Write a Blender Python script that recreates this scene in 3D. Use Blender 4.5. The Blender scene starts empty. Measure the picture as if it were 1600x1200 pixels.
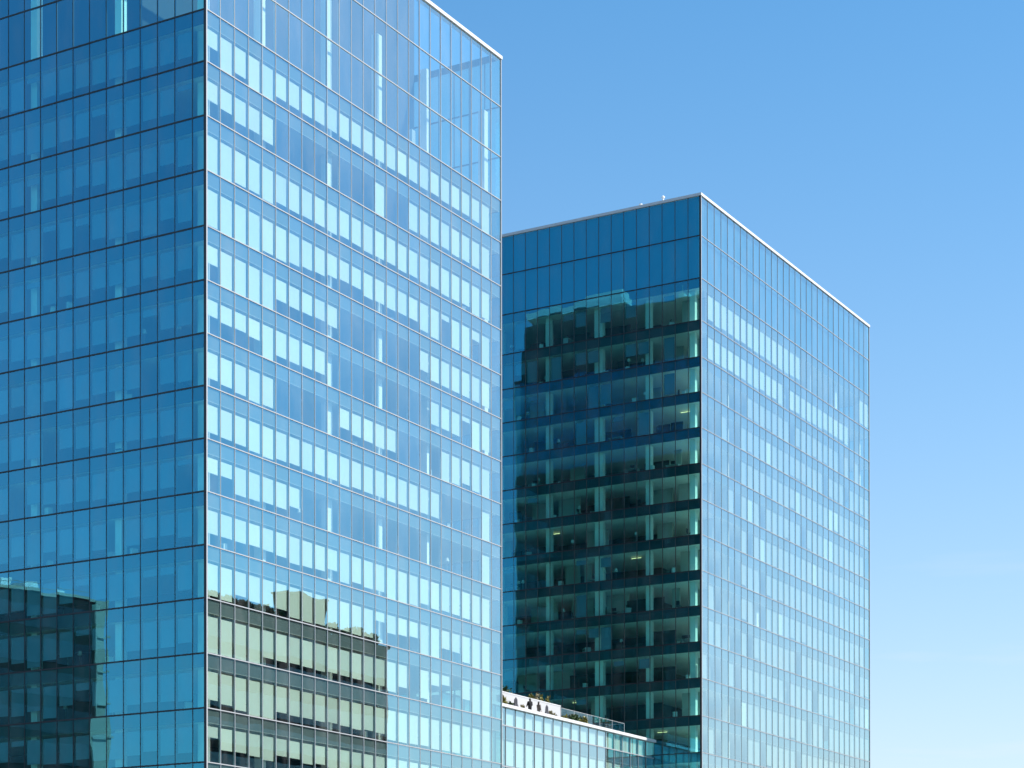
import bpy, math, random
from mathutils import Vector, Matrix
R = math.radians
SC = bpy.context.scene
COL = SC.collection

# ------------------------------------------------------------------ camera
CAM_Z = 1.7
cam_d = bpy.data.cameras.new("camera")
cam = bpy.data.objects.new("camera", cam_d)
COL.objects.link(cam)
cam_d.sensor_fit = 'HORIZONTAL'
cam_d.sensor_width = 36.0
FPX, CYPX = 3277.0, 1545.3           # focal length and optical centre row in photograph pixels
HOR = CYPX + FPX * 0.0046            # the horizon's row (the camera is tipped up 0.26 degrees)
cam_d.lens = FPX / 1600 * 36
cam_d.shift_y = (CYPX - 600) / 1600
cam_d.clip_start = 0.5
cam_d.clip_end = 12000
cam.matrix_world = (Matrix.Translation((0, 0, CAM_Z)) @ Matrix.Rotation(R(90) + 0.0046, 4, 'X')
                    @ Matrix.Rotation(-0.0012, 4, 'Z'))
SC.camera = cam

# ------------------------------------------------------------------ sky and sun
DR = Vector((0.5, 0.8660254, 0))      # along the right-hand facades, away from the camera
DL = Vector((-0.8660254, 0.5, 0))     # along the left-hand facades
NR = -DL
SUN_EL, SUN_TURN = R(46), R(24)
sh = NR * math.cos(SUN_TURN) + DR * math.sin(SUN_TURN)
SUN_DIR = Vector((sh.x * math.cos(SUN_EL), sh.y * math.cos(SUN_EL), math.sin(SUN_EL)))
SUN_AZ = math.atan2(sh.x, sh.y)       # clockwise from +Y

world = bpy.data.worlds.new("World")
SC.world = world
world.use_nodes = True
wn, wl = world.node_tree.nodes, world.node_tree.links
wn.clear()
out = wn.new('ShaderNodeOutputWorld')
bg = wn.new('ShaderNodeBackground')
sky = wn.new('ShaderNodeTexSky')
sky.sky_type = 'NISHITA'
sky.sun_disc = False
sky.sun_elevation = SUN_EL
sky.sun_rotation = SUN_AZ
sky.altitude = 0
sky.air_density = 1.0
sky.dust_density = 0.7
sky.ozone_density = 2.5
hsv = wn.new('ShaderNodeHueSaturation')
hsv.inputs['Hue'].default_value = 0.490
hsv.inputs['Saturation'].default_value = 1.42
wl.new(sky.outputs[0], hsv.inputs['Color'])
# pale air low over the horizon, fading with the height of the view direction
tcw = wn.new('ShaderNodeTexCoord')
sep = wn.new('ShaderNodeSeparateXYZ')
wl.new(tcw.outputs['Generated'], sep.inputs[0])
mz = wn.new('ShaderNodeMath'); mz.operation = 'MULTIPLY'; mz.inputs[1].default_value = -1 / 0.20
ez = wn.new('ShaderNodeMath'); ez.operation = 'EXPONENT'
fz = wn.new('ShaderNodeMath'); fz.operation = 'MULTIPLY'; fz.inputs[1].default_value = 0.90; fz.use_clamp = True
wl.new(sep.outputs['Z'], mz.inputs[0]); wl.new(mz.outputs[0], ez.inputs[0]); wl.new(ez.outputs[0], fz.inputs[0])
hz = wn.new('ShaderNodeMix'); hz.data_type = 'RGBA'
hz.inputs['B'].default_value = (3.98, 4.02, 4.42, 1)
wl.new(fz.outputs[0], hz.inputs['Factor'])
wl.new(hsv.outputs[0], hz.inputs['A'])
# a few thin wisps of cloud low in the sky
wm = wn.new('ShaderNodeMapping'); wm.inputs['Scale'].default_value = (9, 9, 75)
wz = wn.new('ShaderNodeTexNoise'); wz.inputs['Scale'].default_value = 1.0; wz.inputs['Detail'].default_value = 6
wr = wn.new('ShaderNodeMapRange'); wr.inputs['From Min'].default_value = .56; wr.inputs['From Max'].default_value = .80; wr.inputs['To Max'].default_value = .32
we = wn.new('ShaderNodeMapRange'); we.inputs['From Min'].default_value = .24; we.inputs['From Max'].default_value = .12
wf = wn.new('ShaderNodeMath'); wf.operation = 'MULTIPLY'; wf.use_clamp = True
wl.new(tcw.outputs['Generated'], wm.inputs[0]); wl.new(wm.outputs[0], wz.inputs['Vector']); wl.new(wz.outputs[0], wr.inputs[0])
wl.new(sep.outputs['Z'], we.inputs[0]); wl.new(wr.outputs[0], wf.inputs[0]); wl.new(we.outputs[0], wf.inputs[1])
wx = wn.new('ShaderNodeMix'); wx.data_type = 'RGBA'; wx.inputs['B'].default_value = (4.3, 4.4, 4.5, 1)
wl.new(wf.outputs[0], wx.inputs['Factor']); wl.new(hz.outputs['Result'], wx.inputs['A'])
wl.new(wx.outputs['Result'], bg.inputs['Color'])
bg.inputs['Strength'].default_value = 0.124
wl.new(bg.outputs[0], out.inputs['Surface'])

sun_d = bpy.data.lights.new("sun", 'SUN')
sun_d.energy = 4.4
sun_d.angle = R(0.5)
sun_d.color = (1.0, 0.97, 0.92)
sun = bpy.data.objects.new("sun", sun_d)
COL.objects.link(sun)
sun.rotation_euler = SUN_DIR.to_track_quat('Z', 'Y').to_euler()
sun.location = SUN_DIR * 400

SC.view_settings.view_transform = 'Standard'
SC.view_settings.look = 'None'
SC.view_settings.exposure = 0.77
SC.view_settings.gamma = 1.0
SC.cycles.max_bounces = 12
SC.cycles.transparent_max_bounces = 24
SC.cycles.glossy_bounces = 6
SC.cycles.diffuse_bounces = 4

# ------------------------------------------------------------------ materials
def mat_new(name):
    m = bpy.data.materials.new(name)
    m.use_nodes = True
    n, l = m.node_tree.nodes, m.node_tree.links
    n.clear()
    o = n.new('ShaderNodeOutputMaterial')
    return m, n, l, o

def plain(name, col, rough=0.6, metal=0.0, var=0.12, scale=1.5, bump=0.0, bscale=20.0):
    m, n, l, o = mat_new(name)
    p = n.new('ShaderNodeBsdfPrincipled')
    p.inputs['Roughness'].default_value = rough
    p.inputs['Metallic'].default_value = metal
    tc = n.new('ShaderNodeTexCoord')
    nz = n.new('ShaderNodeTexNoise')
    nz.inputs['Scale'].default_value = scale
    nz.inputs['Detail'].default_value = 5
    l.new(tc.outputs['Object'], nz.inputs['Vector'])
    mx = n.new('ShaderNodeMix'); mx.data_type = 'RGBA'
    mx.inputs['A'].default_value = (*[max(0, c * (1 - var)) for c in col], 1)
    mx.inputs['B'].default_value = (*[min(1, c * (1 + var)) for c in col], 1)
    l.new(nz.outputs[0], mx.inputs['Factor'])
    l.new(mx.outputs['Result'], p.inputs['Base Color'])
    if bump:
        n2 = n.new('ShaderNodeTexNoise'); n2.inputs['Scale'].default_value = bscale
        l.new(tc.outputs['Object'], n2.inputs['Vector'])
        b = n.new('ShaderNodeBump'); b.inputs['Strength'].default_value = bump
        l.new(n2.outputs[0], b.inputs['Height'])
        l.new(b.outputs[0], p.inputs['Normal'])
    l.new(p.outputs[0], o.inputs['Surface'])
    return m

def glass(name, tint, r0, power=1.9, var=0.03, rtint=(1, 1, 1), dust=0.07):
    """coated curtain-wall glass: clear tinted pane with an angle-dependent mirror coat"""
    m, n, l, o = mat_new(name)
    tr = n.new('ShaderNodeBsdfTransparent')
    tr.inputs['Color'].default_value = (*tint, 1)
    gl = n.new('ShaderNodeBsdfGlossy')
    gl.inputs['Roughness'].default_value = 0.0
    gl.inputs['Color'].default_value = (*rtint, 1)
    lw = n.new('ShaderNodeLayerWeight'); lw.inputs['Blend'].default_value = 0.5   # facing = 1 - cos
    # the coating mirrors blue head-on and turns neutral at a glancing angle
    fa = n.new('ShaderNodeMath'); fa.operation = 'DIVIDE'; fa.inputs[1].default_value = 0.52
    fb = n.new('ShaderNodeMath'); fb.operation = 'POWER'; fb.inputs[1].default_value = 2.9; fb.use_clamp = True
    cm = n.new('ShaderNodeMix'); cm.data_type = 'RGBA'
    cm.inputs['A'].default_value = (*rtint, 1); cm.inputs['B'].default_value = (0.78, 0.96, 1.0, 1)
    l.new(lw.outputs['Facing'], fa.inputs[0]); l.new(fa.outputs[0], fb.inputs[0])
    l.new(fb.outputs[0], cm.inputs['Factor']); l.new(cm.outputs['Result'], gl.inputs['Color'])
    pw = n.new('ShaderNodeMath'); pw.operation = 'POWER'; pw.inputs[1].default_value = power
    l.new(lw.outputs['Facing'], pw.inputs[0])
    mu = n.new('ShaderNodeMath'); mu.operation = 'MULTIPLY_ADD'
    mu.inputs[1].default_value = 1 - r0; mu.inputs[2].default_value = r0
    l.new(pw.outputs[0], mu.inputs[0])
    # each pane's coating differs a little, with very faint dust
    geo = n.new('ShaderNodeNewGeometry')
    rv = n.new('ShaderNodeMath'); rv.operation = 'MULTIPLY_ADD'
    rv.inputs[1].default_value = var * 2; rv.inputs[2].default_value = -var
    l.new(geo.outputs['Random Per Island'], rv.inputs[0])
    ad = n.new('ShaderNodeMath'); ad.operation = 'ADD'; ad.use_clamp = True
    l.new(mu.outputs[0], ad.inputs[0]); l.new(rv.outputs[0], ad.inputs[1])
    mx = n.new('ShaderNodeMixShader')
    l.new(ad.outputs[0], mx.inputs['Fac'])
    l.new(tr.outputs[0], mx.inputs[1]); l.new(gl.outputs[0], mx.inputs[2])
    # a thin uneven film of dust
    tc = n.new('ShaderNodeTexCoord'); mp = n.new('ShaderNodeMapping'); mp.inputs['Scale'].default_value = (.55, .55, .22)
    dn = n.new('ShaderNodeTexNoise'); dn.inputs['Scale'].default_value = 1.0; dn.inputs['Detail'].default_value = 7; dn.inputs['Roughness'].default_value = .65
    l.new(tc.outputs['Object'], mp.inputs[0]); l.new(mp.outputs[0], dn.inputs['Vector'])
    dr_ = n.new('ShaderNodeMapRange'); dr_.inputs['From Min'].default_value = .45; dr_.inputs['From Max'].default_value = .75; dr_.inputs['To Max'].default_value = dust
    l.new(dn.outputs[0], dr_.inputs[0])
    df = n.new('ShaderNodeBsdfDiffuse'); df.inputs['Color'].default_value = (.6, .6, .58, 1)
    m2 = n.new('ShaderNodeMixShader')
    l.new(dr_.outputs[0], m2.inputs['Fac']); l.new(mx.outputs[0], m2.inputs[1]); l.new(df.outputs[0], m2.inputs[2])
    l.new(m2.outputs[0], o.inputs['Surface'])
    return m

def translucent(m, col, fac):
    n, l = m.node_tree.nodes, m.node_tree.links
    p = next(q for q in n if q.type == 'BSDF_PRINCIPLED'); o = next(q for q in n if q.type == 'OUTPUT_MATERIAL')
    t = n.new('ShaderNodeBsdfTranslucent'); t.inputs['Color'].default_value = (*col, 1)
    x = n.new('ShaderNodeMixShader'); x.inputs['Fac'].default_value = fac
    l.new(p.outputs[0], x.inputs[1]); l.new(t.outputs[0], x.inputs[2]); l.new(x.outputs[0], o.inputs['Surface'])
TEAL = (0.86, 0.98, 0.88)
M = {}
M['glass'] = glass('coated_glass', TEAL, 0.20, 1.5, rtint=(0.0, 0.73, 1.05))
M['glass_left'] = glass('blue_coated_glass', (0.48, 1.0, 0.92), 0.17, 1.4, rtint=(0.08, 0.74, 1.08))
M['glass_back'] = glass('deep_tinted_glass', (0.22, 0.40, 0.38), 0.03, 3.0, rtint=(0.3, 0.8, 0.9))
M['glass_clear'] = glass('clear_glass', (0.86, 0.95, 0.93), 0.02, 4.0)
M['glass_dark'] = glass('dark_glass', (0.25, 0.3, 0.3), 0.08, 3.0)
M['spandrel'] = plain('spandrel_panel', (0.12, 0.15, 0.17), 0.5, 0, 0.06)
M['spandrel_shade'] = plain('shaded_spandrel_panel', (0.025, 0.055, 0.075), 0.5, 0, 0.1)  # shaded copy of the spandrel panel, darkened in its colour
M['crown_back'] = plain('crown_backing_panel', (0.05, 0.16, 0.27), 0.5, 0, 0.10)
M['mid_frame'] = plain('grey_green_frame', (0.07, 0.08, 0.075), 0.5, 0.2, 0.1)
M['grey_frame'] = plain('grey_aluminium', (0.22, 0.23, 0.24), 0.5, 0.2, 0.05)
M['silver'] = plain('silver_aluminium', (0.42, 0.42, 0.42), 0.45, 0.25, 0.05)
M['dark_frame'] = plain('shade_dark_frame', (0.025, 0.03, 0.035), 0.5, 0.2, 0.1)  # frame metal with the shade of the unlit faces put into its colour
M['coping'] = plain('white_coping', (0.62, 0.62, 0.61), 0.5, 0, 0.04)
M['ceiling'] = plain('ceiling_board', (0.86, 0.86, 0.83), 0.8, 0, 0.08, 0.4)
M['carpet'] = plain('dark_carpet', (0.025, 0.025, 0.026), 0.95, 0, 0.25, 0.7)
M['pale_floor'] = plain('pale_vinyl_floor', (0.62, 0.62, 0.60), 0.7, 0, 0.2, 0.7)
M['pale_core'] = plain('pale_core_wall', (0.12, 0.12, 0.12), 0.8, 0, 0.4, 0.25)
M['blind_mid'] = plain('pale_grey_roller_blind', (0.60, 0.61, 0.61), 0.85, 0, 0.15, 0.35)
translucent(M['blind_mid'], (.9, .9, .88), .38)
M['column'] = plain('white_column', (0.88, 0.88, 0.86), 0.7, 0, 0.04)
M['core'] = plain('core_wall', (0.045, 0.047, 0.047), 0.8, 0, 0.35, 0.25)
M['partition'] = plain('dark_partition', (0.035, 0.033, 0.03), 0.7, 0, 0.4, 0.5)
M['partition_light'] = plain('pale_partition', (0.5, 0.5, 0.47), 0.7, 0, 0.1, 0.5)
M['blind'] = plain('white_roller_blind', (0.84, 0.84, 0.80), 0.85, 0, 0.035, 0.35)
bn, bl_ = M['blind'].node_tree.nodes, M['blind'].node_tree.links
pb = next(q for q in bn if q.type == 'BSDF_PRINCIPLED'); ob = next(q for q in bn if q.type == 'OUTPUT_MATERIAL')
gi = bn.new('ShaderNodeNewGeometry'); vr = bn.new('ShaderNodeMapRange'); vr.inputs['To Min'].default_value = .88; vr.inputs['To Max'].default_value = 1.03
bl_.new(gi.outputs['Random Per Island'], vr.inputs[0])
vm = bn.new('ShaderNodeMix'); vm.data_type = 'RGBA'; vm.blend_type = 'MULTIPLY'; vm.inputs['Factor'].default_value = 1
src_ = pb.inputs['Base Color'].links[0].from_socket
bl_.new(src_, vm.inputs['A']); bl_.new(vr.outputs[0], vm.inputs['B']); bl_.new(vm.outputs['Result'], pb.inputs['Base Color'])
tb = bn.new('ShaderNodeBsdfTranslucent'); tb.inputs['Color'].default_value = (.8, .8, .76, 1)
mb_ = bn.new('ShaderNodeMixShader'); mb_.inputs['Fac'].default_value = .2
bl_.new(pb.outputs[0], mb_.inputs[1]); bl_.new(tb.outputs[0], mb_.inputs[2]); bl_.new(mb_.outputs[0], ob.inputs['Surface'])
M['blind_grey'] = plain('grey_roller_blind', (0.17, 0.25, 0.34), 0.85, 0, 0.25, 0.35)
M['white_wall'] = plain('white_render', (0.46, 0.46, 0.46), 0.8, 0, 0.04, 0.8, 0.1)
M['deck'] = plain('terrace_paving', (0.42, 0.41, 0.39), 0.85, 0, 0.15, 1.2)
M['roof'] = plain('roof_membrane', (0.4, 0.4, 0.4), 0.9, 0, 0.15, 0.3)
M['plant_room'] = plain('plant_room_cladding', (0.018, 0.024, 0.03), 0.6, 0, 0.2, 0.3)
M['louvre_blue'] = plain('blue_louvre', (0.02, 0.09, 0.20), 0.5, 0, 0.1)
M['concrete'] = plain('concrete', (0.42, 0.36, 0.28), 0.85, 0, 0.2, 0.4, 0.2)
M['dark_clad'] = plain('dark_cladding', (0.010, 0.013, 0.013), 0.95, 0, 0.3, 0.3)
M['ground'] = plain('paving_ground', (0.16, 0.16, 0.155), 0.9, 0, 0.3, 0.02)
M['black_cloth'] = plain('black_cloth', (0.012, 0.012, 0.014), 0.9, 0, 0.2, 8)
M['floral_cloth'] = plain('patterned_cloth', (0.16, 0.13, 0.11), 0.9, 0, 0.9, 18)
M['skin'] = plain('skin', (0.45, 0.27, 0.19), 0.55, 0, 0.06, 5)
M['hair'] = plain('dark_hair', (0.015, 0.010, 0.008), 0.5, 0, 0.2, 10)
M['parasol'] = plain('grey_canvas', (0.13, 0.13, 0.14), 0.9, 0, 0.15, 5)
M['leaf_yellow'] = plain('yellow_green_leaf', (0.16, 0.15, 0.025), 0.6, 0, 0.5, 3)
M['leaf_green'] = plain('green_leaf', (0.045, 0.085, 0.025), 0.6, 0, 0.5, 3)
M['leaf_dry'] = plain('dry_grass_leaf', (0.22, 0.19, 0.10), 0.7, 0, 0.4, 3)
M['bark'] = plain('bark', (0.10, 0.07, 0.05), 0.9, 0, 0.3, 4)
M['pot'] = plain('dark_planter', (0.05, 0.05, 0.05), 0.7, 0, 0.2, 3)
M['desk'] = plain('pale_desk', (0.5, 0.48, 0.44), 0.6, 0, 0.1, 2)
M['chair'] = plain('dark_chair', (0.02, 0.02, 0.022), 0.6, 0, 0.2, 4)
M['white_obj'] = plain('white_plastic', (0.8, 0.8, 0.78), 0.5, 0, 0.04, 2)
def lamp(name, col, strength):
    m, n, l, o = mat_new(name)
    e = n.new('ShaderNodeEmission')
    e.inputs['Color'].default_value = (*col, 1); e.inputs['Strength'].default_value = strength
    l.new(e.outputs[0], o.inputs['Surface'])
    return m
M['lamp_lit'] = lamp('lit_strip_lamp', (1.0, 0.74, 0.36), 1.0)

# ------------------------------------------------------------------ helpers
class MB:
    """collects boxes and sheets, then links them as ONE mesh object"""
    def __init__(s): s.v, s.f, s.sm = [], [], False
    def box(s, x0, x1, y0, y1, z0, z1):
        i = len(s.v)
        s.v += [(x0,y0,z0),(x1,y0,z0),(x1,y1,z0),(x0,y1,z0),(x0,y0,z1),(x1,y0,z1),(x1,y1,z1),(x0,y1,z1)]
        s.f += [(i,i+3,i+2,i+1),(i+4,i+5,i+6,i+7),(i,i+1,i+5,i+4),(i+1,i+2,i+6,i+5),(i+2,i+3,i+7,i+6),(i+3,i,i+4,i+7)]
        return s
    def tube(s, p, q, r0, r1=None, n=8):
        r1 = r0 if r1 is None else r1
        p, q = Vector(p), Vector(q)
        d = (q - p).normalized()
        a = d.cross(Vector((0, 0, 1)) if abs(d.z) < .9 else Vector((1, 0, 0))).normalized()
        b = d.cross(a)
        i = len(s.v)
        for c, r in ((p, r0), (q, r1)):
            for k in range(n):
                t = 2 * math.pi * k / n
                s.v.append(tuple(c + a * (r * math.cos(t)) + b * (r * math.sin(t))))
        for k in range(n):
            s.f.append((i + k, i + (k + 1) % n, i + n + (k + 1) % n, i + n + k))
        s.f.append(tuple(i + k for k in range(n))[::-1]); s.f.append(tuple(i + n + k for k in range(n)))
        return s
    def lathe(s, prof, cx=0, cy=0, n=12):
        i = len(s.v)
        for r, z in prof:
            for k in range(n):
                t = 2 * math.pi * k / n
                s.v.append((cx + r * math.cos(t), cy + r * math.sin(t), z))
        for j in range(len(prof) - 1):
            for k in range(n):
                a = i + j * n + k; b = i + j * n + (k + 1) % n
                s.f.append((a, b, b + n, a + n))
        s.f.append(tuple(i + k for k in range(n))[::-1])
        s.f.append(tuple(i + (len(prof) - 1) * n + k for k in range(n)))
        return s
    def leaf(s, c, d, w, h):
        d = Vector(d).normalized()
        a = d.cross(Vector((random.uniform(-1, 1), random.uniform(-1, 1), random.uniform(-1, 1)))).normalized()
        c = Vector(c); i = len(s.v)
        s.v += [tuple(c), tuple(c + d * h * .5 + a * w), tuple(c + d * h), tuple(c + d * h * .5 - a * w)]
        s.f.append((i, i + 1, i + 2, i + 3))
        return s
    def build(s, name, mat, parent=None, loc=None, rz=None):
        me = bpy.data.meshes.new(name)
        me.from_pydata(s.v, [], s.f)
        me.materials.append(mat)
        if s.sm:
            me.polygons.foreach_set('use_smooth', [True] * len(me.polygons))
        me.update()
        o = bpy.data.objects.new(name, me)
        COL.objects.link(o)
        if parent: o.parent = parent
        if loc is not None: o.location = loc
        if rz is not None: o.rotation_euler = (0, 0, rz)
        return o

def tag(o, label=None, cat=None, group=None, kind=None):
    if label: o['label'] = label
    if cat: o['category'] = cat
    if group: o['group'] = group
    if kind: o['kind'] = kind
    return o

def empty(name, loc, rz=0):
    o = bpy.data.objects.new(name, None)
    COL.objects.link(o)
    o.empty_display_size = 0.3
    o.location = loc; o.rotation_euler = (0, 0, rz)
    return o

def W(a, b, z):
    """site grid (a along right facades, b along left facades) to world"""
    return DR * a + DL * b + Vector((0, 0, z))
GRID = R(60)

def proj(p):
    x, y, z = p[0], p[1], p[2] - CAM_Z
    return 800 + FPX * x / y, HOR - FPX * z / y

# ------------------------------------------------------------------ ground
g = MB(); g.v = [(-3000,-3000,0),(3000,-3000,0),(3000,3000,0),(-3000,3000,0)]; g.f = [(0,1,2,3)]
tag(g.build('ground', M['ground']), kind='structure')

# ------------------------------------------------------------------ curtain-wall towers
class Tower:
    def __init__(s, name, label, a0, b0, wa, wb, seed):
        s.a0, s.b0, s.wa, s.wb = a0, b0, wa, wb
        s.root = empty(name, W(a0, b0, 0), GRID)
        tag(s.root, label, 'office tower')
        s.rng = random.Random(seed)
        s.panes = []      # (area in px, verts, faces)
        s.back, s.roof = [], 0
        s.blinds = []
    def P(s, face, t, o, z):
        if face == 'R': return (t, -o, z)
        if face == 'L': return (-o, t, z)
        if face == 'K': return (s.wa + o, t, z)
        return (t, s.wb + o, z)
    def box(s, mb, face, t0, t1, o0, o1, z0, z1):
        p, q = s.P(face, t0, o0, z0), s.P(face, t1, o1, z1)
        mb.box(min(p[0], q[0]), max(p[0], q[0]), min(p[1], q[1]), max(p[1], q[1]), z0, z1)
        return mb
    def world(s, p): return W(s.a0 + p[0], s.b0 + p[1], p[2])
    def area(s, face, t0, t1, z0, z1):
        if face in 'KF': return 0
        q = [proj(s.world(s.P(face, t, 0, z))) for t, z in ((t0, z0), (t1, z0), (t1, z1), (t0, z1))]
        cx, cy = sum(x for x, _ in q) / 4, sum(y for _, y in q) / 4
        if not (-10 < cx < 1610 and -20 < cy < 1220): return 0
        return 0.5 * abs(sum(q[i][0] * q[(i + 1) % 4][1] - q[(i + 1) % 4][0] * q[i][1] for i in range(4)))
    def pane(s, face, t0, t1, z0, z1, bow=0.0012, tilt=0.0009, hide=False):
        nx, nz = 4, 6
        rg = s.rng
        b1, b2 = rg.gauss(0, bow), rg.gauss(0, bow * .6)
        tx, tz = rg.gauss(0, tilt), rg.gauss(0, tilt)
        ph = rg.uniform(0, 6.28)
        vs, fs = [], []
        for j in range(nz + 1):
            for i in range(nx + 1):
                u, w = i / nx, j / nz
                t, z = t0 + (t1 - t0) * u, z0 + (z1 - z0) * w
                o = (b1 * math.sin(math.pi * u) * math.sin(math.pi * w) + b2 * math.sin(math.pi * u) * math.sin(2 * math.pi * w + ph)
                     + tx * (u - .5) * (t1 - t0) + tz * (w - .5) * (z1 - z0))
                vs.append(s.P(face, t, o, z))
        for j in range(nz):
            for i in range(nx):
                k = j * (nx + 1) + i
                q = (k, k + 1, k + nx + 2, k + nx + 1)
                fs.append(q if face in 'RK' else q[::-1])
        if face in 'KF' and z1 < s.roof:
            s.back.append((vs, fs)); return
        s.panes.append((0 if hide else s.area(face, t0, t1, z0, z1), vs, fs, 'glass_left' if face == 'L' else 'glass'))
    def blind(s, face, t0, t1, z0, z1, grey=False):
        mb = s.box(MB(), face, t0, t1, -0.145, -0.125, z0, z1)
        s.box(mb, face, t0, t1, -0.155, -0.115, z0 - 0.025, z0)       # bottom rail
        s.blinds.append((s.area(face, t0, t1, z0, z1), mb, grey))
    def finish(s, keep=100):
        s.panes.sort(key=lambda p: -p[0])
        rests = {'glass': MB(), 'glass_left': MB()}
        for k, (_, vs, fs, gm) in enumerate(s.panes):
            if k < keep and _ > 0:
                mb = MB(); mb.v, mb.f, mb.sm = vs, fs, True
                mb.build('window_pane', M[gm], s.root)
            else:
                rest = rests[gm]; rest.sm = True
                i = len(rest.v); rest.v += vs; rest.f += [tuple(i + q for q in f) for f in fs]
        bk = MB(); bk.sm = True
        for vs, fs in s.back:
            i = len(bk.v); bk.v += vs; bk.f += [tuple(i + q for q in f) for f in fs]
        if bk.v: tag(bk.build('rear_panes', M['glass_back'], s.root), kind='stuff')
        for gm, rest in rests.items():
            if rest.v: tag(rest.build('window_panes', M[gm], s.root), kind='stuff')
        s.blinds.sort(key=lambda p: -p[0])
        BM = {False: 'blind', True: 'blind_grey', 'mid': 'blind_mid'}
        rest = {False: MB(), True: MB(), 'mid': MB()}
        for k, (_, mb, grey) in enumerate(s.blinds):
            if k < keep and _ > 0: mb.build('roller_blind', M[BM[grey]], s.root)
            else:
                r = rest[grey]; i = len(r.v); r.v += mb.v; r.f += [tuple(i + q for q in f) for f in mb.f]
        for gflag, r in rest.items():
            if r.v: tag(r.build('roller_blinds', M[BM[gflag]], s.root), kind='stuff')

def even(n, w): return [w * i / n for i in range(n + 1)]

SP = 1.05      # height of the opaque band under each floor line

def build_tower(s, levels, crown, grids, style):
    """levels: floor lines, top office line first, down to the ground; crown: higher lines up to the parapet (top first)."""
    root, rg = s.root, s.rng
    top = crown[0]
    s.roof = levels[0] + .1
    lines = crown + levels
    bottom = levels[-1]
    # mullions and transoms: lit tone on the sunlit face, shade put into the colour elsewhere
    for face in 'RLKF':
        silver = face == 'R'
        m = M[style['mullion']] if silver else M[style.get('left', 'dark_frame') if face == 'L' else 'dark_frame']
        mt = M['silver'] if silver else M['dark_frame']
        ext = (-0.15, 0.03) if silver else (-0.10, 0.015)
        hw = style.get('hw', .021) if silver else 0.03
        for k, t in enumerate(grids[face]):
            if k in (0, len(grids[face]) - 1): continue
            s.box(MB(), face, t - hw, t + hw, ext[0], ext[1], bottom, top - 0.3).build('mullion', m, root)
        for z in lines[1:-1]:
            h = style.get('th', .038) if silver else 0.058
            e = (-0.13, 0.05) if silver else (-0.08, 0.03)
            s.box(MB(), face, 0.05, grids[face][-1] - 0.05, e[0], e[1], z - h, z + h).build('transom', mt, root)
    # corner posts: silver, with shade put in as a dark strip on the left return
    w, d = s.wa, s.wb
    for (x, y, nm) in ((0, 0, 'corner_post'), (w, 0, 'corner_post'), (0, d, 'corner_post'), (w, d, 'corner_post')):
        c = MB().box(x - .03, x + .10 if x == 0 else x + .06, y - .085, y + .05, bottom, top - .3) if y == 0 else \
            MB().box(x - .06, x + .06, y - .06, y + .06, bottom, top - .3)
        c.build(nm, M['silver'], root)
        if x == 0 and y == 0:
            MB().box(x - .045, x - .031, y - .05, y + .16, bottom, top - .3).build('corner_shade_strip', M['dark_frame'], root)
    # parapet coping
    cp = MB()
    cp.box(-.14, w + .14, -.14, .55, top - .3, top)
    cp.box(-.14, .55, .552, d - .552, top - .3, top)
    cp.build('parapet_coping', M['coping'], root)
    rc = MB().box(-.14, w + .14, d - .55, d + .14, top - .3, top).box(w - .55, w + .14, .552, d - .552, top - .3, top)
    rc.build('rear_coping', M['dark_frame'], root)
    # panes
    for face in 'RLKF':
        gr = grids[face]
        zs = lines if True else levels
        for k in range(len(zs) - 1):
            z1, z0 = (zs[k] if k else zs[k] - .3) , zs[k + 1]
            vis = face in 'RL'
            step = 1 if vis and z1 > 14 else 4
            i = 0
            while i < len(gr) - 1:
                j = min(i + step, len(gr) - 1)
                s.pane(face, gr[i] + .03, gr[j] - .03, z0 + .05, z1 - .05)
                i = j
    # spandrels, slabs, ceilings
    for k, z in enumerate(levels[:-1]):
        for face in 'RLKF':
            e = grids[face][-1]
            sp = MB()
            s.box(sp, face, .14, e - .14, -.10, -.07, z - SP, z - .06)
            sp.build('spandrel_panel', M['spandrel' if face == 'R' else 'spandrel_shade'], root)
            if face == 'R':
                s.box(MB(), face, .14, e - .14, -.112, -.06, z - SP - .045, z - SP - .002).build('blind_box', M['silver'], root)
        MB().box(.16, w - .16, .16, d - .16, z - SP + .03, z - .08).build('ceiling', M['ceiling'], root)
        MB().box(.18, w - .18, .18, d - .18, z - .076, z - .02).build('floor', M[style.get('floor', 'carpet')], root)
    # core
    MB().box(9.5, w - 9.5, 9.5, d - 9.5, 0, levels[0] - SP).build('service_core', M[style.get('core', 'core')], root)
    # columns
    for (x, y) in style['columns']:
        hy = .52 if abs(y - 13.2) < .01 else .32
        MB().box(x - .32, x + .32, y - hy, y + hy, 0, style['col_top']).build('column', M['column'], root)
    # blinds
    for face in 'RL':
        gr = grids[face]
        for k in range(len(levels) - 1):
            z1, z0 = levels[k] - SP - .27, levels[k + 1] + .08
            if z1 < 14: continue
            for i in range(len(gr) - 1):
                fr, grey = style['blind'](face, k, i, rg)
                if fr <= 0.03: continue
                zb = z1 - (z1 - z0) * min(fr, .985)
                s.blind(face, gr[i] + (.14 if i else .16), gr[i + 1] - .17, zb, z1, grey)

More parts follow.
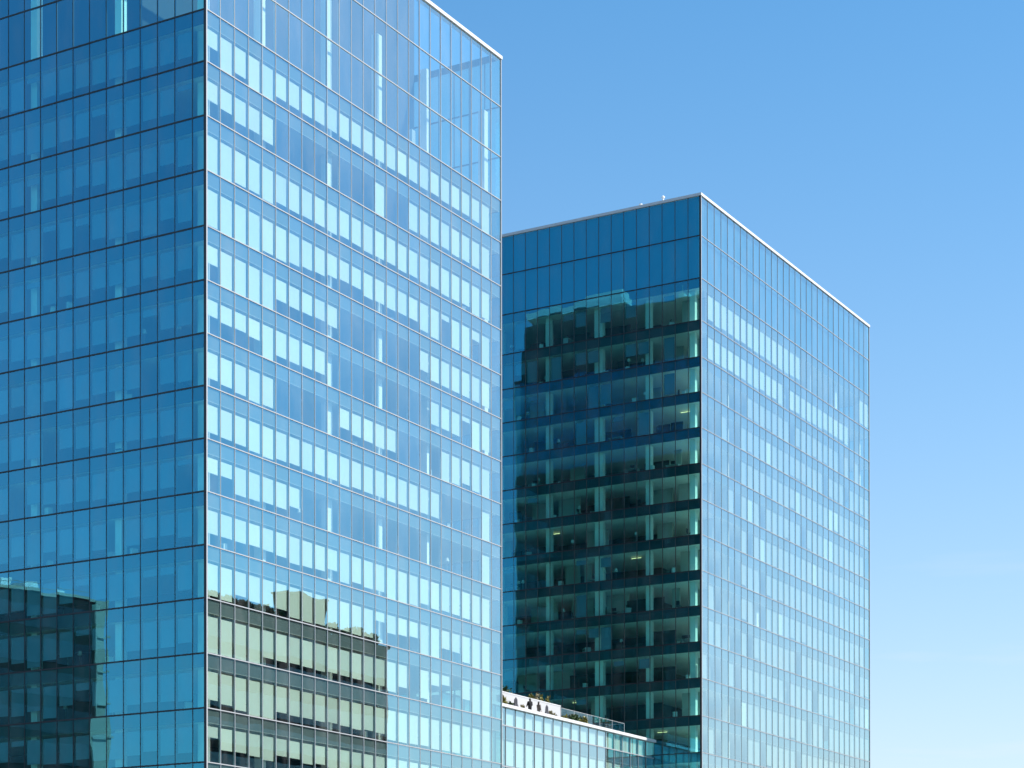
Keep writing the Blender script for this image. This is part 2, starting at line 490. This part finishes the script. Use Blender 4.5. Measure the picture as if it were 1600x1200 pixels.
# --- near tower -----------------------------------------------------------------------------------
A1, B1, WA1, WB1 = 123.37, 97.42, 43.45, 50.0
z1 = [73.63, 69.76, 65.71, 61.66, 57.5, 53.47, 49.52, 45.6, 41.67, 37.74, 33.76, 29.81, 25.71, 21.63]
L1 = [z + CAM_Z for z in z1] + [19.3, 15.3, 11.3, 7.3, 0.05]
C1 = [88.7, 84.0, 79.35]
T1 = Tower('glass_tower', 'large near glass office tower on the left with a tall see-through glass crown', A1, B1, WA1, WB1, 11)
gl1 = [0, 1.25] + [1.25 + 1.672 * i for i in range(1, 30)]
gl1[-1] = WB1
g1 = {'R': even(25, WA1), 'L': gl1, 'K': even(30, WB1), 'F': even(25, WA1)}
BL = [
 [.5,1,.8,1,1,.75,.74,.75,.73,.74,.76,.74,.76,.75,.78,.74,.75,.76,.74,.78,.76,.77,.78,1,0],
 [.52,.56,.68,.66,.76,0,0,0,0,0,0,0,0,.97,0,0,.84,.82,.83,.8,.84,.82,.84,.96,0],
 [1,1,.92,.88,.95,.82,.82,.8,.8,.84,.76,.8,.82,.8,.78,.82,.8,.83,.8,.84,.82,.8,.95,.9,0],
 [.95,1,1,1,.9,.9,.84,.78,.74,.62,.58,.56,.7,.68,.68,.66,.66,.85,.9,.16,.9,.95,.3,1,0],
 [.5,1,1,1,1,.6,.62,.6,.56,.6,0,0,0,0,0,0,0,.62,.82,.8,.82,.8,.82,.84,0],
 [.46,.5,.5,.55,1,.76,.75,.72,.7,0,0,0,0,0,0,0,0,0,.74,.75,.76,.14,1,.85,0],
 [.76,.8,.86,.92,.9,0,0,0,0,0,.6,.68,.7,.76,.7,0,0,0,0,1,.94,.8,.92,1,0],
 [.8,.82,.84,.88,.92,.84,.83,.85,.86,.84,.9,.84,.85,.84,.86,.84,.85,.83,.84,0,0,0,0,1,0],
 [.45,.42,.8,.8,.76,.76,.62,0,0,0,0,0,0,0,0,0,0,0,0,0,0,0,0,1,0],
 [.66,.65,.65,.62,.66,.7,.8,.78,.75,.62,.92,.8,.85,.84,1,1,.96,.82,.9,.86,.86,.9,.94,1,0],
 [.92,.95,.7,.76,.76,.76,.92,.95,.92,.9,.9,.92,.9,.3,.6,.56,.5,1,1,.6,.64,.9,1,1,0],
 [1,1,1,1,.76,.76,.76,.76,.78,.74,.76,.78,.8,.8,.92,.7,0,.9,.4,.3,0,.6,1,1,0],
 [.76,.82,.92,1,1,.74,.76,.75,.78,.74,.76,.8,.76,.78,.92,.94,.92,.9,.94,.92,.93,.95,1,1,0],
 [.3,.6,.6,.64,.7,.5,.5,.6,.55,.62,.7,.72,.75,.75,.76,.75,.8,.8,.78,.8,.82,.8,.9,1,0],
 [.6]*24 + [0],
]
def blind1(face, k, i, rg):
    if face == 'R':
        return (BL[min(k, 14)][i] + rg.uniform(-.012, .012), False)
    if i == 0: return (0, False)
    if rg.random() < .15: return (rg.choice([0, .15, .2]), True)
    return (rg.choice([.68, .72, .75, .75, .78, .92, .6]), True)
cols1 = [(x, .95) for x in (7.9, 16.9, 24.3, 32.0, 41.9)] + [(1.0, y) for y in (9.0, 17.6, 26.2, 34.8, 43.4)]
cols1 += [(WA1 - 1.3, y) for y in (9, 18, 27, 36, 45)] + [(1.2, 1.15)]
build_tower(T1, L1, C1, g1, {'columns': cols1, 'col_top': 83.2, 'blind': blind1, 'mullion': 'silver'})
# roof of the near tower: deck, plant room set back behind the glass crown, white penthouse
rz = L1[0]
MB().box(.16, WA1 - .16, .16, WB1 - .16, rz - .015, rz + .06).build('roof_deck', M['roof'], T1.root)
MB().box(3.5, WA1 - .7, 9.0, WB1 - .8, rz + .07, 96.7).build('plant_room', M['plant_room'], T1.root)
# --- far tower ------------------------------------------------------------------------------------
A2, B2, WA2, WB2 = 211.7, 97.94, 52.9, 41.0
z2 = [79.97, 75.28, 71.22, 67.31, 63.36, 59.38, 55.43, 51.48, 47.51, 43.55, 39.56, 35.54, 31.38, 27.28]
L2 = [z + CAM_Z for z in z2] + [25.0, 21.0, 17.0, 13.0, 9.0, 0.05]
C2 = [89.34 + CAM_Z + .05, 84.69 + CAM_Z]
T2 = Tower('glass_tower', 'farther glass office tower on the right with dark teal shaded left face', A2, B2, WA2, WB2, 23)
g2 = {'R': even(29, WA2), 'L': [0, 1.55] + [1.55 + 1.602 * i for i in range(1, 25)], 'K': even(25, WB2), 'F': even(29, WA2)}
g2['L'][-1] = WB2
def blind2(face, k, i, rg):
    if face == 'R':
        if k == 0: return ((.82 + rg.uniform(-.05, .05) if 1 <= i <= 15 else (.9 if i in (27, 28) else 0)), False)
        if k == 1: return ((.84 + rg.uniform(-.07, .07) if 1 <= i <= 24 and i not in (13,) else 0), False)
        if k == 2: return ((rg.choice([.88, .93, .96]) if 7 <= i <= 27 and rg.random() < .85 else 0), 'mid')
        if rg.random() < (.85 if i < 6 else .07): return (0, False)
        return (rg.choice([.88, .95, .96, .97, .98]), 'mid' if rg.random() < .95 else False)
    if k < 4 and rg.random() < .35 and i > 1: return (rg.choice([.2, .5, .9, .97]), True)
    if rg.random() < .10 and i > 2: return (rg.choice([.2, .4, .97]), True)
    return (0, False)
cols2 = [(1.1, y) for y in (1.4, 6.9, 13.2, 19.8, 26.4, 33.0)] + [(x, 1.1) for x in (9, 17.5, 26, 34.5, 43, 51.5)]
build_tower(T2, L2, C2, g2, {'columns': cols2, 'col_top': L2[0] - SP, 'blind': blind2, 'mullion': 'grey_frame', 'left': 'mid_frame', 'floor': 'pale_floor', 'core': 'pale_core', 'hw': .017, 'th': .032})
rz2 = L2[0]
for face in 'RLKF':
    e = g2[face][-1]
    T2.box(MB(), face, .18, e - .18, -.34, -.30, rz2 + .01, C2[0] - .31).build('crown_panel', M['crown_back'], T2.root)
MB().box(.4, WA2 - .4, .4, WB2 - .4, C2[0] - 1.2, C2[0] - 1.0).build('roof_deck', M['roof'], T2.root)
# rooms behind the shaded left face: partitions and light fittings
rg = random.Random(5)
for k in range(0, 14):
    zf, zc = L2[k + 1], L2[k] - SP
    y = 1.0
    while y < 30:
        wd = rg.choice([1.6, 3.2, 4.8])
        r = rg.random()
        dep = rg.uniform(2.2, 5.5)
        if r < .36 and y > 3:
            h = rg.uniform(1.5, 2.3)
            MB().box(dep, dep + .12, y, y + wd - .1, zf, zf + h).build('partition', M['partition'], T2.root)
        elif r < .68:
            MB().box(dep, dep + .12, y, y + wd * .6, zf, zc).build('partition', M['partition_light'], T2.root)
        y += wd


# upper penthouse of the near tower, white band over a dark base
MB().box(WA1 - 4.2, WA1 - 1.2, 33.6, WB1 - .9, 97.91, 98.8).box(WA1 - 4.0, WA1 - 1.4, 33.9, 40.0, 98.802, 99.6).build('penthouse', M['white_obj'], T1.root)
for y in (34.2, 38.2, 42.2, 46.2, 48.4):
    MB().box(WA1 - 2.6, WA1 - 2.4, y, y + .2, 96.71, 97.905).build('penthouse_post', M['louvre_blue'], T1.root)
T1.finish(); T2.finish()

def a_at(b, px):
    """where the sight line through photo column px crosses the grid line b"""
    k = (px - 800) / FPX
    return b * (.8660254 + .5 * k) / (.5 - .8660254 * k)
def z_at(a, b, y):
    return CAM_Z + (HOR - y) / FPX * (.8660254 * a + .5 * b)

# --- low linking building between the towers -------------------------------------------------------
A3, B3 = A1 + WA1 + .08, 103.8
WA3 = A2 - .08 - A3
ZC = 30.68                              # top of its coping
P3 = Tower('linking_block', 'low glass block with white coping and roof terrace between the two towers', A3, B3, WA3, 34.0, 31)
P3.root['category'] = 'office building'
g3 = even(23, WA3)
lines3 = [ZC - .3, ZC - 2.07, ZC - 6.1, ZC - 10.1, ZC - 14.1, ZC - 18.1, ZC - 22.1, .05]
for i, t in enumerate(g3[1:-1]):
    MB().box(t - .032, t + .032, -.045, .16, .05, ZC - .32).build('mullion', M['grey_frame'], P3.root)
for z in lines3[1:-1]:
    MB().box(.02, WA3 - .02, -.06, .14, z - .05, z + .05).build('transom', M['silver'], P3.root)
for k in range(len(lines3) - 1):
    for i in range(23):
        P3.pane('R', g3[i] + .03, g3[i + 1] - .03, lines3[k + 1] + .05, lines3[k] - (.05 if k else .02))
for i in range(23):
    MB().box(g3[i] + .12, g3[i + 1] - .2, .15, .19, lines3[1] + .07, ZC - .34).build('upstand_panel', M['blind'], P3.root)
for k in range(1, 6):
    z = lines3[k]
    MB().box(.05, WA3 - .05, .08, .11, z - 1.25, z - .06).build('spandrel_panel', M['spandrel'], P3.root)
    MB().box(.05, WA3 - .05, .07, .12, z - 1.30, z - 1.252).build('blind_box', M['silver'], P3.root)
    MB().box(.05, WA3 - .05, .20, 33.9, z - 1.0, z - .08).build('floor_slab', M['ceiling'], P3.root)
    for i in range(23):
        fr = .94 if k < 3 and i < 17 else P3.rng.choice([0, .3, .6, .9, .9])
        if fr: P3.blind('R', g3[i] + .12, g3[i + 1] - .2, z - 1.5 - 2.5 * fr, z - 1.5)
MB().box(.05, WA3 - .05, 8.0, 33.9, .05, ZC - .9).build('service_core', M['core'], P3.root)
MB().box(.0, WA3, -.34, .42, ZC - .30, ZC).build('parapet_coping', M['coping'], P3.root)
ZD = ZC - .45
MB().box(.02, WA3 - .02, .43, 33.9, ZD - .25, ZD).build('roof_deck', M['deck'], P3.root)
P3.finish(keep=60)

def on3(px, y):          # world point on the terrace deck, y metres behind the block's front, under photo column px
    return W(a_at(B3 + y, px), B3 + y, ZD)

# --- terrace wall -----------------------------------------------------------------------------------
wa0, wa1 = A3 + .1, a_at(B3 + 3.0, 876.5)
wz = z_at(a_at(B3 + 3.0, 800), B3 + 3.0, 1083.0)
t = empty('terrace_wall', W(wa0, B3 + 3.0, ZD), GRID)
tag(t, 'plain white wall standing on the roof terrace behind the two people', 'wall')
MB().box(0, wa1 - wa0, 0, .28, 0, wz - ZD - .1).build('wall', M['white_wall'], t)
MB().box(-.02, wa1 - wa0 + .03, -.03, .31, wz - ZD - .098, wz - ZD).build('cap', M['coping'], t)
# --- glass balustrade --------------------------------------------------------------------------------
ba0, ba1 = a_at(B3 + .9, 877), a_at(B3 + .9, 976)
bh = z_at(a_at(B3 + .9, 925), B3 + .9, 1117.5) - ZD
t = empty('glass_balustrade', W(ba0, B3 + .9, ZD), GRID)
tag(t, 'clear glass balustrade along the terrace edge right of the white wall', 'balustrade')
nb = 5
for i in range(nb):
    x0, x1 = (ba1 - ba0) * i / nb, (ba1 - ba0) * (i + 1) / nb
    MB().box(x0 + .03, x1 - .03, 0, .02, .06, bh - .05).build('glass_panel', M['glass_clear'], t)
    MB().box(x0 - .025, x0 + .025, -.02, .04, 0, bh - .045).build('post', M['silver'], t)
MB().box(ba1 - ba0 - .025, ba1 - ba0 + .025, -.02, .04, 0, bh - .045).build('post', M['silver'], t)
MB().box(ba1 - ba0 - .01, ba1 - ba0 + .01, .08, 4.0, .06, bh - .05).build('glass_panel', M['glass_clear'], t)
MB().box(-.03, ba1 - ba0 + .03, -.025, .045, bh - .044, bh).box(ba1 - ba0 - .03, ba1 - ba0 + .03, .047, 4.05, bh - .044, bh).build('handrail', M['silver'], t)

# --- people on the terrace ---------------------------------------------------------------------------
def skinned(name, verts, edges, radii, mat, parent):
    me = bpy.data.meshes.new(name)
    me.from_pydata(verts, edges, [])
    o = bpy.data.objects.new(name, me)
    COL.objects.link(o); o.parent = parent
    me.materials.append(mat)
    sk = o.modifiers.new('skin', 'SKIN'); sk.use_smooth_shade = True
    for i, r in enumerate(radii):
        rr = r if isinstance(r, tuple) else (r, r)
        me.skin_vertices[0].data[i].radius = rr
    me.skin_vertices[0].data[0].use_root = True
    sb = o.modifiers.new('subdivision', 'SUBSURF'); sb.levels = sb.render_levels = 2
    return o
def ball(mb, c, rx, ry, rz_, n=12, m=8):
    i = len(mb.v)
    for j in range(m + 1):
        ph = math.pi * j / m
        for k in range(n):
            th = 2 * math.pi * k / n
            mb.v.append((c[0] + rx * math.sin(ph) * math.cos(th), c[1] + ry * math.sin(ph) * math.sin(th), c[2] + rz_ * math.cos(ph)))
    for j in range(m):
        for k in range(n):
            a = i + j * n + k; b = i + j * n + (k + 1) % n
            mb.f.append((a, a + n, b + n, b))
    mb.sm = True
    return mb
def hand(p, d, parent, s):
    """five separate bent fingers on a palm"""
    p, d = Vector(p), Vector(d).normalized()
    side = d.cross(Vector((0, 0, 1)));  side = side.normalized() if side.length > .1 else Vector((1, 0, 0))
    up = side.cross(d)
    v, e, r = [p], [], [.018]
    v.append(p + d * .05); e.append((0, 1)); r.append(.026)
    v.append(p + d * .09); e.append((1, 2)); r.append(.024)
    for k, ln in enumerate((.068, .078, .074, .058)):
        b = p + d * .092 + side * (.030 - .020 * k)
        i = len(v)
        v += [b, b + d * ln * .5 - up * .008, b + d * ln * .85 - up * .026]
        e += [(2, i), (i, i + 1), (i + 1, i + 2)]; r += [.009, .0085, .008]
    i = len(v)
    v += [p + d * .035 + side * s * .032, p + d * .07 + side * s * .055 - up * .01]
    e += [(1, i), (i, i + 1)]; r += [.011, .009]
    return v, e, r
def person(px, y, rot, label, cloth, height, pose):
    k = height / 1.72
    t = empty('person', on3(px, y), rot)
    tag(t, label, 'person', 'people on the roof terrace')
    # one continuous body: pelvis root, spine, neck, legs and arms (x right, -y facing)
    v = [(0,0,.92),(0,0,1.06),(0,.01,1.24),(0,.01,1.40),(0,0,1.475),
         (.09,0,.86),(.10,-.01,.50),(.10,.02,.10),(.105,-.10,.05),(-.09,0,.86),(-.10,.01,.50),(-.11,.02,.10),(-.115,-.10,.05),
         (.17,.01,1.385),(-.17,.01,1.385)]
    e = [(0,1),(1,2),(2,3),(3,4),(0,5),(5,6),(6,7),(7,8),(0,9),(9,10),(10,11),(11,12),(3,13),(3,14)]
    r = [(.19,.14),(.18,.14),(.20,.15),(.16,.11),.06,.085,.062,.042,.04,  .085,.062,.042,.04,.085,.085]
    arms = {'lean': (((.24,-.03,1.13),(.17,-.26,1.05)), ((-.24,-.03,1.13),(-.17,-.26,1.05))),
            'phone': (((.22,-.05,1.13),(.10,-.20,1.36)), ((-.22,.0,1.12),(-.20,-.10,.90)))}[pose]
    hands = []
    for s0, (el, wr) in zip((13, 14), arms):
        i = len(v)
        v += [el, wr]; e += [(s0, i), (i, i + 1)]; r += [.068, .045]
        hands.append((wr, Vector(wr) - Vector(el)))
    v = [tuple(Vector(p) * k) for p in v]
    skinned('body', v, e, [tuple(q * k for q in a) if isinstance(a, tuple) else a * k for a in r], cloth, t)
    hd = MB()
    ball(hd, (0, -.01 * k, 1.60 * k), .075 * k, .092 * k, .115 * k, 16, 12)
    for i, q in enumerate(hd.v):       # jaw narrower than the brow
        if q[2] < 1.58 * k: hd.v[i] = (q[0] * .86, q[1] - .004, q[2])
    ball(hd, (0, -.102 * k, 1.592 * k), .013 * k, .018 * k, .02 * k, 8, 6)
    for s in (-1, 1):
        ball(hd, (s * .076 * k, .0, 1.595 * k), .010, .018, .03, 8, 6)
    hd.tube((0, .01 * k, 1.44 * k), (0, .0, 1.54 * k), .052 * k, .05 * k, 12)
    h = hd.build('head', M['skin'], t)
    ey = MB()
    for s in (-1, 1): ball(ey, (s * .03 * k, -.094 * k, 1.605 * k), .010, .006, .007, 8, 6)
    ey.box(-.022, .022, -.0975 * k, -.092 * k, 1.540 * k, 1.548 * k)
    ey.build('face_features', M['hair'], h)
    hr = MB()
    ball(hr, (0, .012 * k, 1.625 * k), .088 * k, .100 * k, .105 * k, 16, 12)
    ball(hr, (0, .055 * k, 1.50 * k), .085 * k, .055 * k, .17 * k, 12, 10)
    hr.build('hair', M['hair'], t)
    for (wr, d), s in zip(hands, (1, -1)):
        hv, he, hrad = hand(Vector(wr) * k, d, t, s)
        skinned('hand', [tuple(q) for q in hv], he, hrad, M['skin'], t)
    return t
hd_top = z_at(a_at(B3 + 1.3, 829), B3 + 1.3, 1091)
person(828.5, 1.25, GRID + R(150), 'person in black with dark hair leaning at the terrace edge, left of the pair', M['black_cloth'], hd_top - ZD, 'lean')
person(842.3, 1.25, GRID + R(75), 'person in patterned clothes with long dark hair, right of the pair', M['floral_cloth'], hd_top - ZD - .14, 'phone')

# --- folded parasols ---------------------------------------------------------------------------------
def parasol(px, y, h, label, r):
    t = empty('folded_parasol', on3(px, y), GRID)
    tag(t, label, 'parasol', 'folded parasols on the terrace')
    MB().lathe([(.0, 0), (.28, .0), (.28, .06), (.05, .10), (.045, .12)], n=16).build('base', M['pot'], t)
    MB().tube((0, 0, .1), (0, 0, h), .025, .025).build('pole', M['silver'], t)
    m = MB(); n = 16; prof = [(.30 * r, .55), (.26 * r, .9), (.17 * r, 1.25), (.15 * r, h - .2), (.03, h + .02)]
    for rr, z in prof:
        for q in range(n):
            a = 2 * math.pi * q / n
            f = rr * (1 if q % 2 else .72)
            m.v.append((f * math.cos(a), f * math.sin(a), z))
    for j in range(len(prof) - 1):
        for q in range(n):
            a = j * n + q; b = j * n + (q + 1) % n
            m.f.append((a, b, b + n, a + n))
    m.build('canopy', M['parasol'], t)
parasol(806.5, 1.6, z_at(a_at(B3 + 1.6, 806.5), B3 + 1.6, 1089.5) - ZD, 'wide grey folded parasol near the left end of the white wall', 1.15)
parasol(855.0, 1.6, z_at(a_at(B3 + 1.6, 855), B3 + 1.6, 1101.5) - ZD, 'slim grey folded parasol right of the two people', 1.0)

# --- plants ------------------------------------------------------------------------------------------
random.seed(4)
def shrub(loc, rx, ry, h, mat, label, group, n=260, leaf=(.16, .36), name='shrub', pot=None, upright=.4, rot=GRID):
    t = empty(name, loc, rot)
    tag(t, label, 'plant', group)
    z0 = 0
    if pot:
        MB().box(-pot[0], pot[0], -pot[1], pot[1], 0, pot[2]).build('planter', M['pot'], t); z0 = pot[2]
    st = MB()
    for k in range(7):
        a = random.uniform(0, 6.28)
        st.tube((random.uniform(-.2, .2) * rx, random.uniform(-.2, .2) * ry, z0), (rx * .6 * math.cos(a), ry * .6 * math.sin(a), z0 + h * .75), .018, .007, 5)
    st.build('stem', M['bark'], t)
    fo = MB()
    clumps = [(random.uniform(-.7, .7), random.uniform(-.7, .7), random.uniform(.2, .85), random.uniform(.25, .5)) for _ in range(8)]
    for k in range(n):
        cx, cy, cz, cr = random.choice(clumps)
        d = Vector((random.gauss(0, 1), random.gauss(0, 1), random.gauss(0, 1))).normalized() * cr * random.random() ** .5
        c = ((cx + d.x) * rx, (cy + d.y) * ry, z0 + max(.02, (cz + d.z * .5)) * h)
        fo.leaf(c, (random.uniform(-1, 1), random.uniform(-1, 1), random.uniform(-.4, 1) + upright), random.uniform(*leaf) * .38, random.uniform(*leaf))
    fo.build('foliage', M[mat], t)
    return t
shrub(on3(785, 1.5), .9, .5, 1.9, 'leaf_yellow', 'yellow-green bush at the left end of the terrace beside the near tower', None, 420)
shrub(on3(801, 2.2), .5, .4, 1.35, 'leaf_green', 'small dark green bush left of the wide folded parasol', None, 200)
shrub(on3(815, 1.8), .75, .4, 1.4, 'leaf_dry', 'low greyish grass clump between the wide folded parasol and the person in black', None, 240, upright=1.2)
shrub(on3(867, 1.6), 1.0, .4, 1.4, 'leaf_dry', 'low dry grass clump in front of the right end of the white wall', None, 300, upright=1.2)
shrub(on3(883, .66), .6, .16, 1.15, 'leaf_yellow', 'small yellow-green bush just right of the white wall end', None, 220)
shrub(on3(898, .66), .9, .16, 1.3, 'leaf_green', 'green bush in front of the first panes of the glass balustrade', None, 380)
shrub(on3(913, .66), .7, .16, 1.75, 'leaf_yellow', 'taller yellowing bush in front of the glass balustrade', None, 380)
for px in (827, 836, 846, 853):
    shrub(W(a_at(B3 + 4.0, px), B3 + 4.0, ZD), .75, .4, wz - ZD + .75, 'leaf_yellow' if px != 836 else 'leaf_dry',
          'tuft of yellowish hedge leaves showing over the top of the white wall', 'hedge plants behind the terrace wall', 420, upright=.8)
for px, hh in ((786, 4.6), (793, 3.9), (801, 3.2), (811, 2.9)):
    shrub(W(a_at(B3 + 7.0, px), B3 + 7.0, ZD), .9, .8, hh, 'leaf_green',
          'dark green shrub behind the white wall beside the near tower', 'shrubs behind the terrace wall', 520, leaf=(.2, .45))
for px in (936.5, 943.5, 951):
    shrub(on3(px, 1.7), .35, .3, .45, 'leaf_green', 'small green plant in a tall dark planter behind the glass balustrade',
          'planters behind the balustrade', 90, name='potted_plant', pot=(.28, .28, 1.35))

# --- bits on the far tower's roof ----------------------------------------------------------------------
for px, hh, label in ((1038, .7, 'taller white roof vent on the far tower near the corner'), (1003, .35, 'small white roof vent on the far tower, lower of the two')):
    b = B2
    k = (px - 800) / FPX
    aa = A2 + .3
    bb = aa * (.5 - .8660254 * k) / (.8660254 + .5 * k)
    t = empty('roof_vent', W(aa, bb, C2[0]), GRID)
    tag(t, label, 'roof vent', 'roof vents on the far tower')
    MB().lathe([(.10, .004), (.10, hh * .6), (.2, hh * .62), (.2, hh * .8), (.05, hh)], n=12).build('pipe', M['white_obj'], t)
    MB().box(-.18, .18, -.18, .18, .002, .06).build('base', M['silver'], t)

# --- rooftop aerials of the near tower (mirrored in the far tower) ---------------------------------------
for i, (y, hh) in enumerate(((21.0, 2.0), (24.5, 1.3), (27, 1.8))):
    t = empty('rooftop_aerial', W(A1 + WA1 - 1.3, B1 + y - 2.5, 96.7), GRID)
    tag(t, 'thin rooftop aerial on the near tower, mirrored in the far tower', 'aerial', 'aerials on the near tower roof')
    MB().tube((0, 0, .002), (0, 0, hh), .05, .03).build('mast', M['white_obj'], t)
    MB().box(-.5, .5, -.6, .6, 0.001, .6).build('base', M['white_obj'], t)

# --- office block across the street, mirrored low in the near tower's right face ---------------------------
VB = 2 * B1 - 40.0
ra0, ra1 = 189.0, a_at(VB, 606)
t = empty('office_block', W(ra0, 40, 0), GRID)
tag(t, 'dark office block with a planted roof, mirrored low in the near tower right face', 'office building')
RZ = 48.2
MB().box(0, ra1 - ra0, -30, 0, 0, RZ).build('wall', M['dark_clad'], t)
MB().box(-.2, ra1 - ra0 + .2, -30.2, .2, RZ + .01, RZ + .5).build('parapet', M['dark_clad'], t)
p0, p1 = a_at(VB, 470) - ra0, a_at(VB, 513) - ra0
MB().box(p0, p1, -3.6, -.6, RZ + .51, 52.9).build('plant_room', M['dark_clad'], t)
MB().box(p0 - .3, p1 + .3, -3.9, -.4, 52.91, 53.1).build('plant_room_roof', M['dark_frame'], t)
for k in range(11):
    z = RZ - 1.2 - 4 * k
    MB().box(.6, ra1 - ra0 - .6, .01, .05, z - 2.6, z).build('window_band', M['glass_dark'], t)
for i, px in enumerate((342, 356, 371, 386, 402, 418, 432, 446, 522, 538, 553, 568, 583, 598)):
    h = random.uniform(.9, 1.9) if i > 0 else 1.0
    shrub(W(a_at(VB, px), 38.6, RZ + .51), 1.5, .9, h + .3, 'leaf_green', 'roof garden shrub on the dark block, mirrored in the near tower',
          'roof garden shrubs on the dark block', 620, leaf=(.25, .6))

# --- second block, mirrored low in the near tower's left face ----------------------------------------------
U = DR * .971 + DL * .24
t = empty('office_block', W(53.4, 167.9, 0), math.atan2(U.y, U.x))
tag(t, 'dark office block with a sunlit concrete end pier, mirrored at lower left', 'office building')
LZ = 49.2
MB().box(1.7, 62, 0, 34, 0, LZ).build('wall', M['dark_clad'], t)
MB().box(0, 1.69, -.35, 34, 0, LZ + .25).build('end_pier', M['concrete'], t)
MB().box(1.71, 62, -.25, 34, LZ + .01, LZ + .35).build('parapet', M['concrete'], t)
for k in range(11):
    z = LZ - 1.4 - 4 * k
    MB().box(2.2, 61.5, -.06, -.01, z - 2.7, z).build('window_band', M['glass_dark'], t)
    MB().box(-.45, 1.5, -.6, -.36, z - 3.0, z - 2.8).build('ledge', M['concrete'], t)
for x in (5, 9, 12, 15):
    MB().box(x, x + 1.6, 1, 3, LZ + .36, LZ + random.uniform(.9, 1.5)).build('roof_unit', M['white_obj'], t)
MB().tube((2, .3, LZ + 1.0), (20, .3, LZ + 1.0), .04, .04).build('guard_rail', M['silver'], t)

# --- furniture seen through the glass ----------------------------------------------------------------------
def make_proto(kind):
    t = empty(kind, (0, 0, 0))
    if kind == 'office_chair':
        m = MB().lathe([(.24, .02), (.24, .05), (.03, .08), (.03, .44)], n=10).box(-.24, .24, -.24, .24, .44, .52)
        m.box(-.22, .22, .20, .26, .56, 1.05).build('frame', M['chair'], t)
    elif kind == 'desk':
        MB().box(-.8, .8, -.35, .35, .70, .74).build('top', M['desk'], t)
        for sx in (-.74, .74): MB().box(sx - .03, sx + .03, -.33, .33, 0, .699).build('leg', M['silver'], t)
    elif kind == 'monitor':
        MB().box(-.3, .3, -.02, .02, .86, 1.22).box(-.03, .03, -.03, .03, .76, .86).box(-.12, .12, -.1, .1, .742, .76).build('screen', M['chair'], t)
    elif kind == 'floor_lamp':
        MB().lathe([(.15, 0), (.15, .03), (.015, .04), (.015, 1.2)], n=10).build('stand', M['silver'], t)
        MB().lathe([(.16, 1.15), (.2, 1.2), (.11, 1.5)], n=12).build('lamp_shade', M['white_obj'], t)
    elif kind == 'storage_box':
        MB().box(-.25, .25, -.2, .2, 0, .75).box(-.27, .27, -.22, .22, .751, .79).build('carcass', M['white_obj'], t)
    elif kind == 'ceiling_light':
        MB().box(-.6, .6, -.05, .05, -.22, -.16).build('housing', M['lamp_lit'], t)
        for sx in (-.4, .4): MB().tube((sx, 0, -.16), (sx, 0, -.002), .008).build('hanger', M['silver'], t)
    return t
def copy_tree(o, parent=None):
    c = o.copy(); COL.objects.link(c)
    c.parent = parent
    for ch in o.children: copy_tree(ch, c)
    return c
WHAT = {'office_chair': ('dark office chair', 'chair'), 'desk': ('pale office desk', 'desk'), 'monitor': ('dark computer monitor', 'monitor'),
        'floor_lamp': ('white shaded floor lamp', 'lamp'), 'storage_box': ('white storage cabinet', 'cabinet'),
        'ceiling_light': ('lit warm strip light hung from the ceiling', 'ceiling light')}
used = {}
def put(kind, tower, where, a, b, z, rot):
    if kind not in used:
        o = make_proto(kind); used[kind] = o
    else:
        o = copy_tree(used[kind])
    o.location = W(a, b, z); o.rotation_euler = (0, 0, rot)
    tag(o, WHAT[kind][0] + ' just inside ' + where, WHAT[kind][1], WHAT[kind][0] + 's inside ' + where)
rg = random.Random(77)
for k in range(13):
    zf = L2[k + 1] - .018
    for j in range(8):
        y = rg.uniform(1.8, 25)
        x = rg.uniform(.9, 2.4)
        kind = rg.choice(['office_chair', 'office_chair', 'desk', 'storage_box', 'floor_lamp'])
        rot = GRID + rg.choice([0, R(90), R(40)])
        put(kind, 2, "the far tower's shaded left face", A2 + x, B2 + y, zf, rot)
        if kind == 'desk': put('monitor', 2, "the far tower's shaded left face", A2 + x, B2 + y, zf, rot)
    if k in (3, 6, 7, 11, 12):
        put('ceiling_light', 2, "the far tower's shaded left face", A2 + 2.6, B2 + rg.uniform(2.4, 22), L2[k] - SP + .03, GRID + R(90))
for k in range(2, 13):
    zf = L1[k + 1] - .018
    for j in range(3):
        put(rg.choice(['office_chair', 'floor_lamp', 'storage_box']), 1, "the near tower's left face", A1 + rg.uniform(.7, 1.6), B1 + rg.uniform(1.8, 19), zf, GRID + rg.uniform(0, 6))
    for j in range(2):
        put(rg.choice(['office_chair', 'floor_lamp', 'storage_box']), 1, "the near tower's sunlit right face", A1 + rg.uniform(1, 40), B1 + rg.uniform(.6, 1.2), zf, GRID + rg.uniform(0, 6))
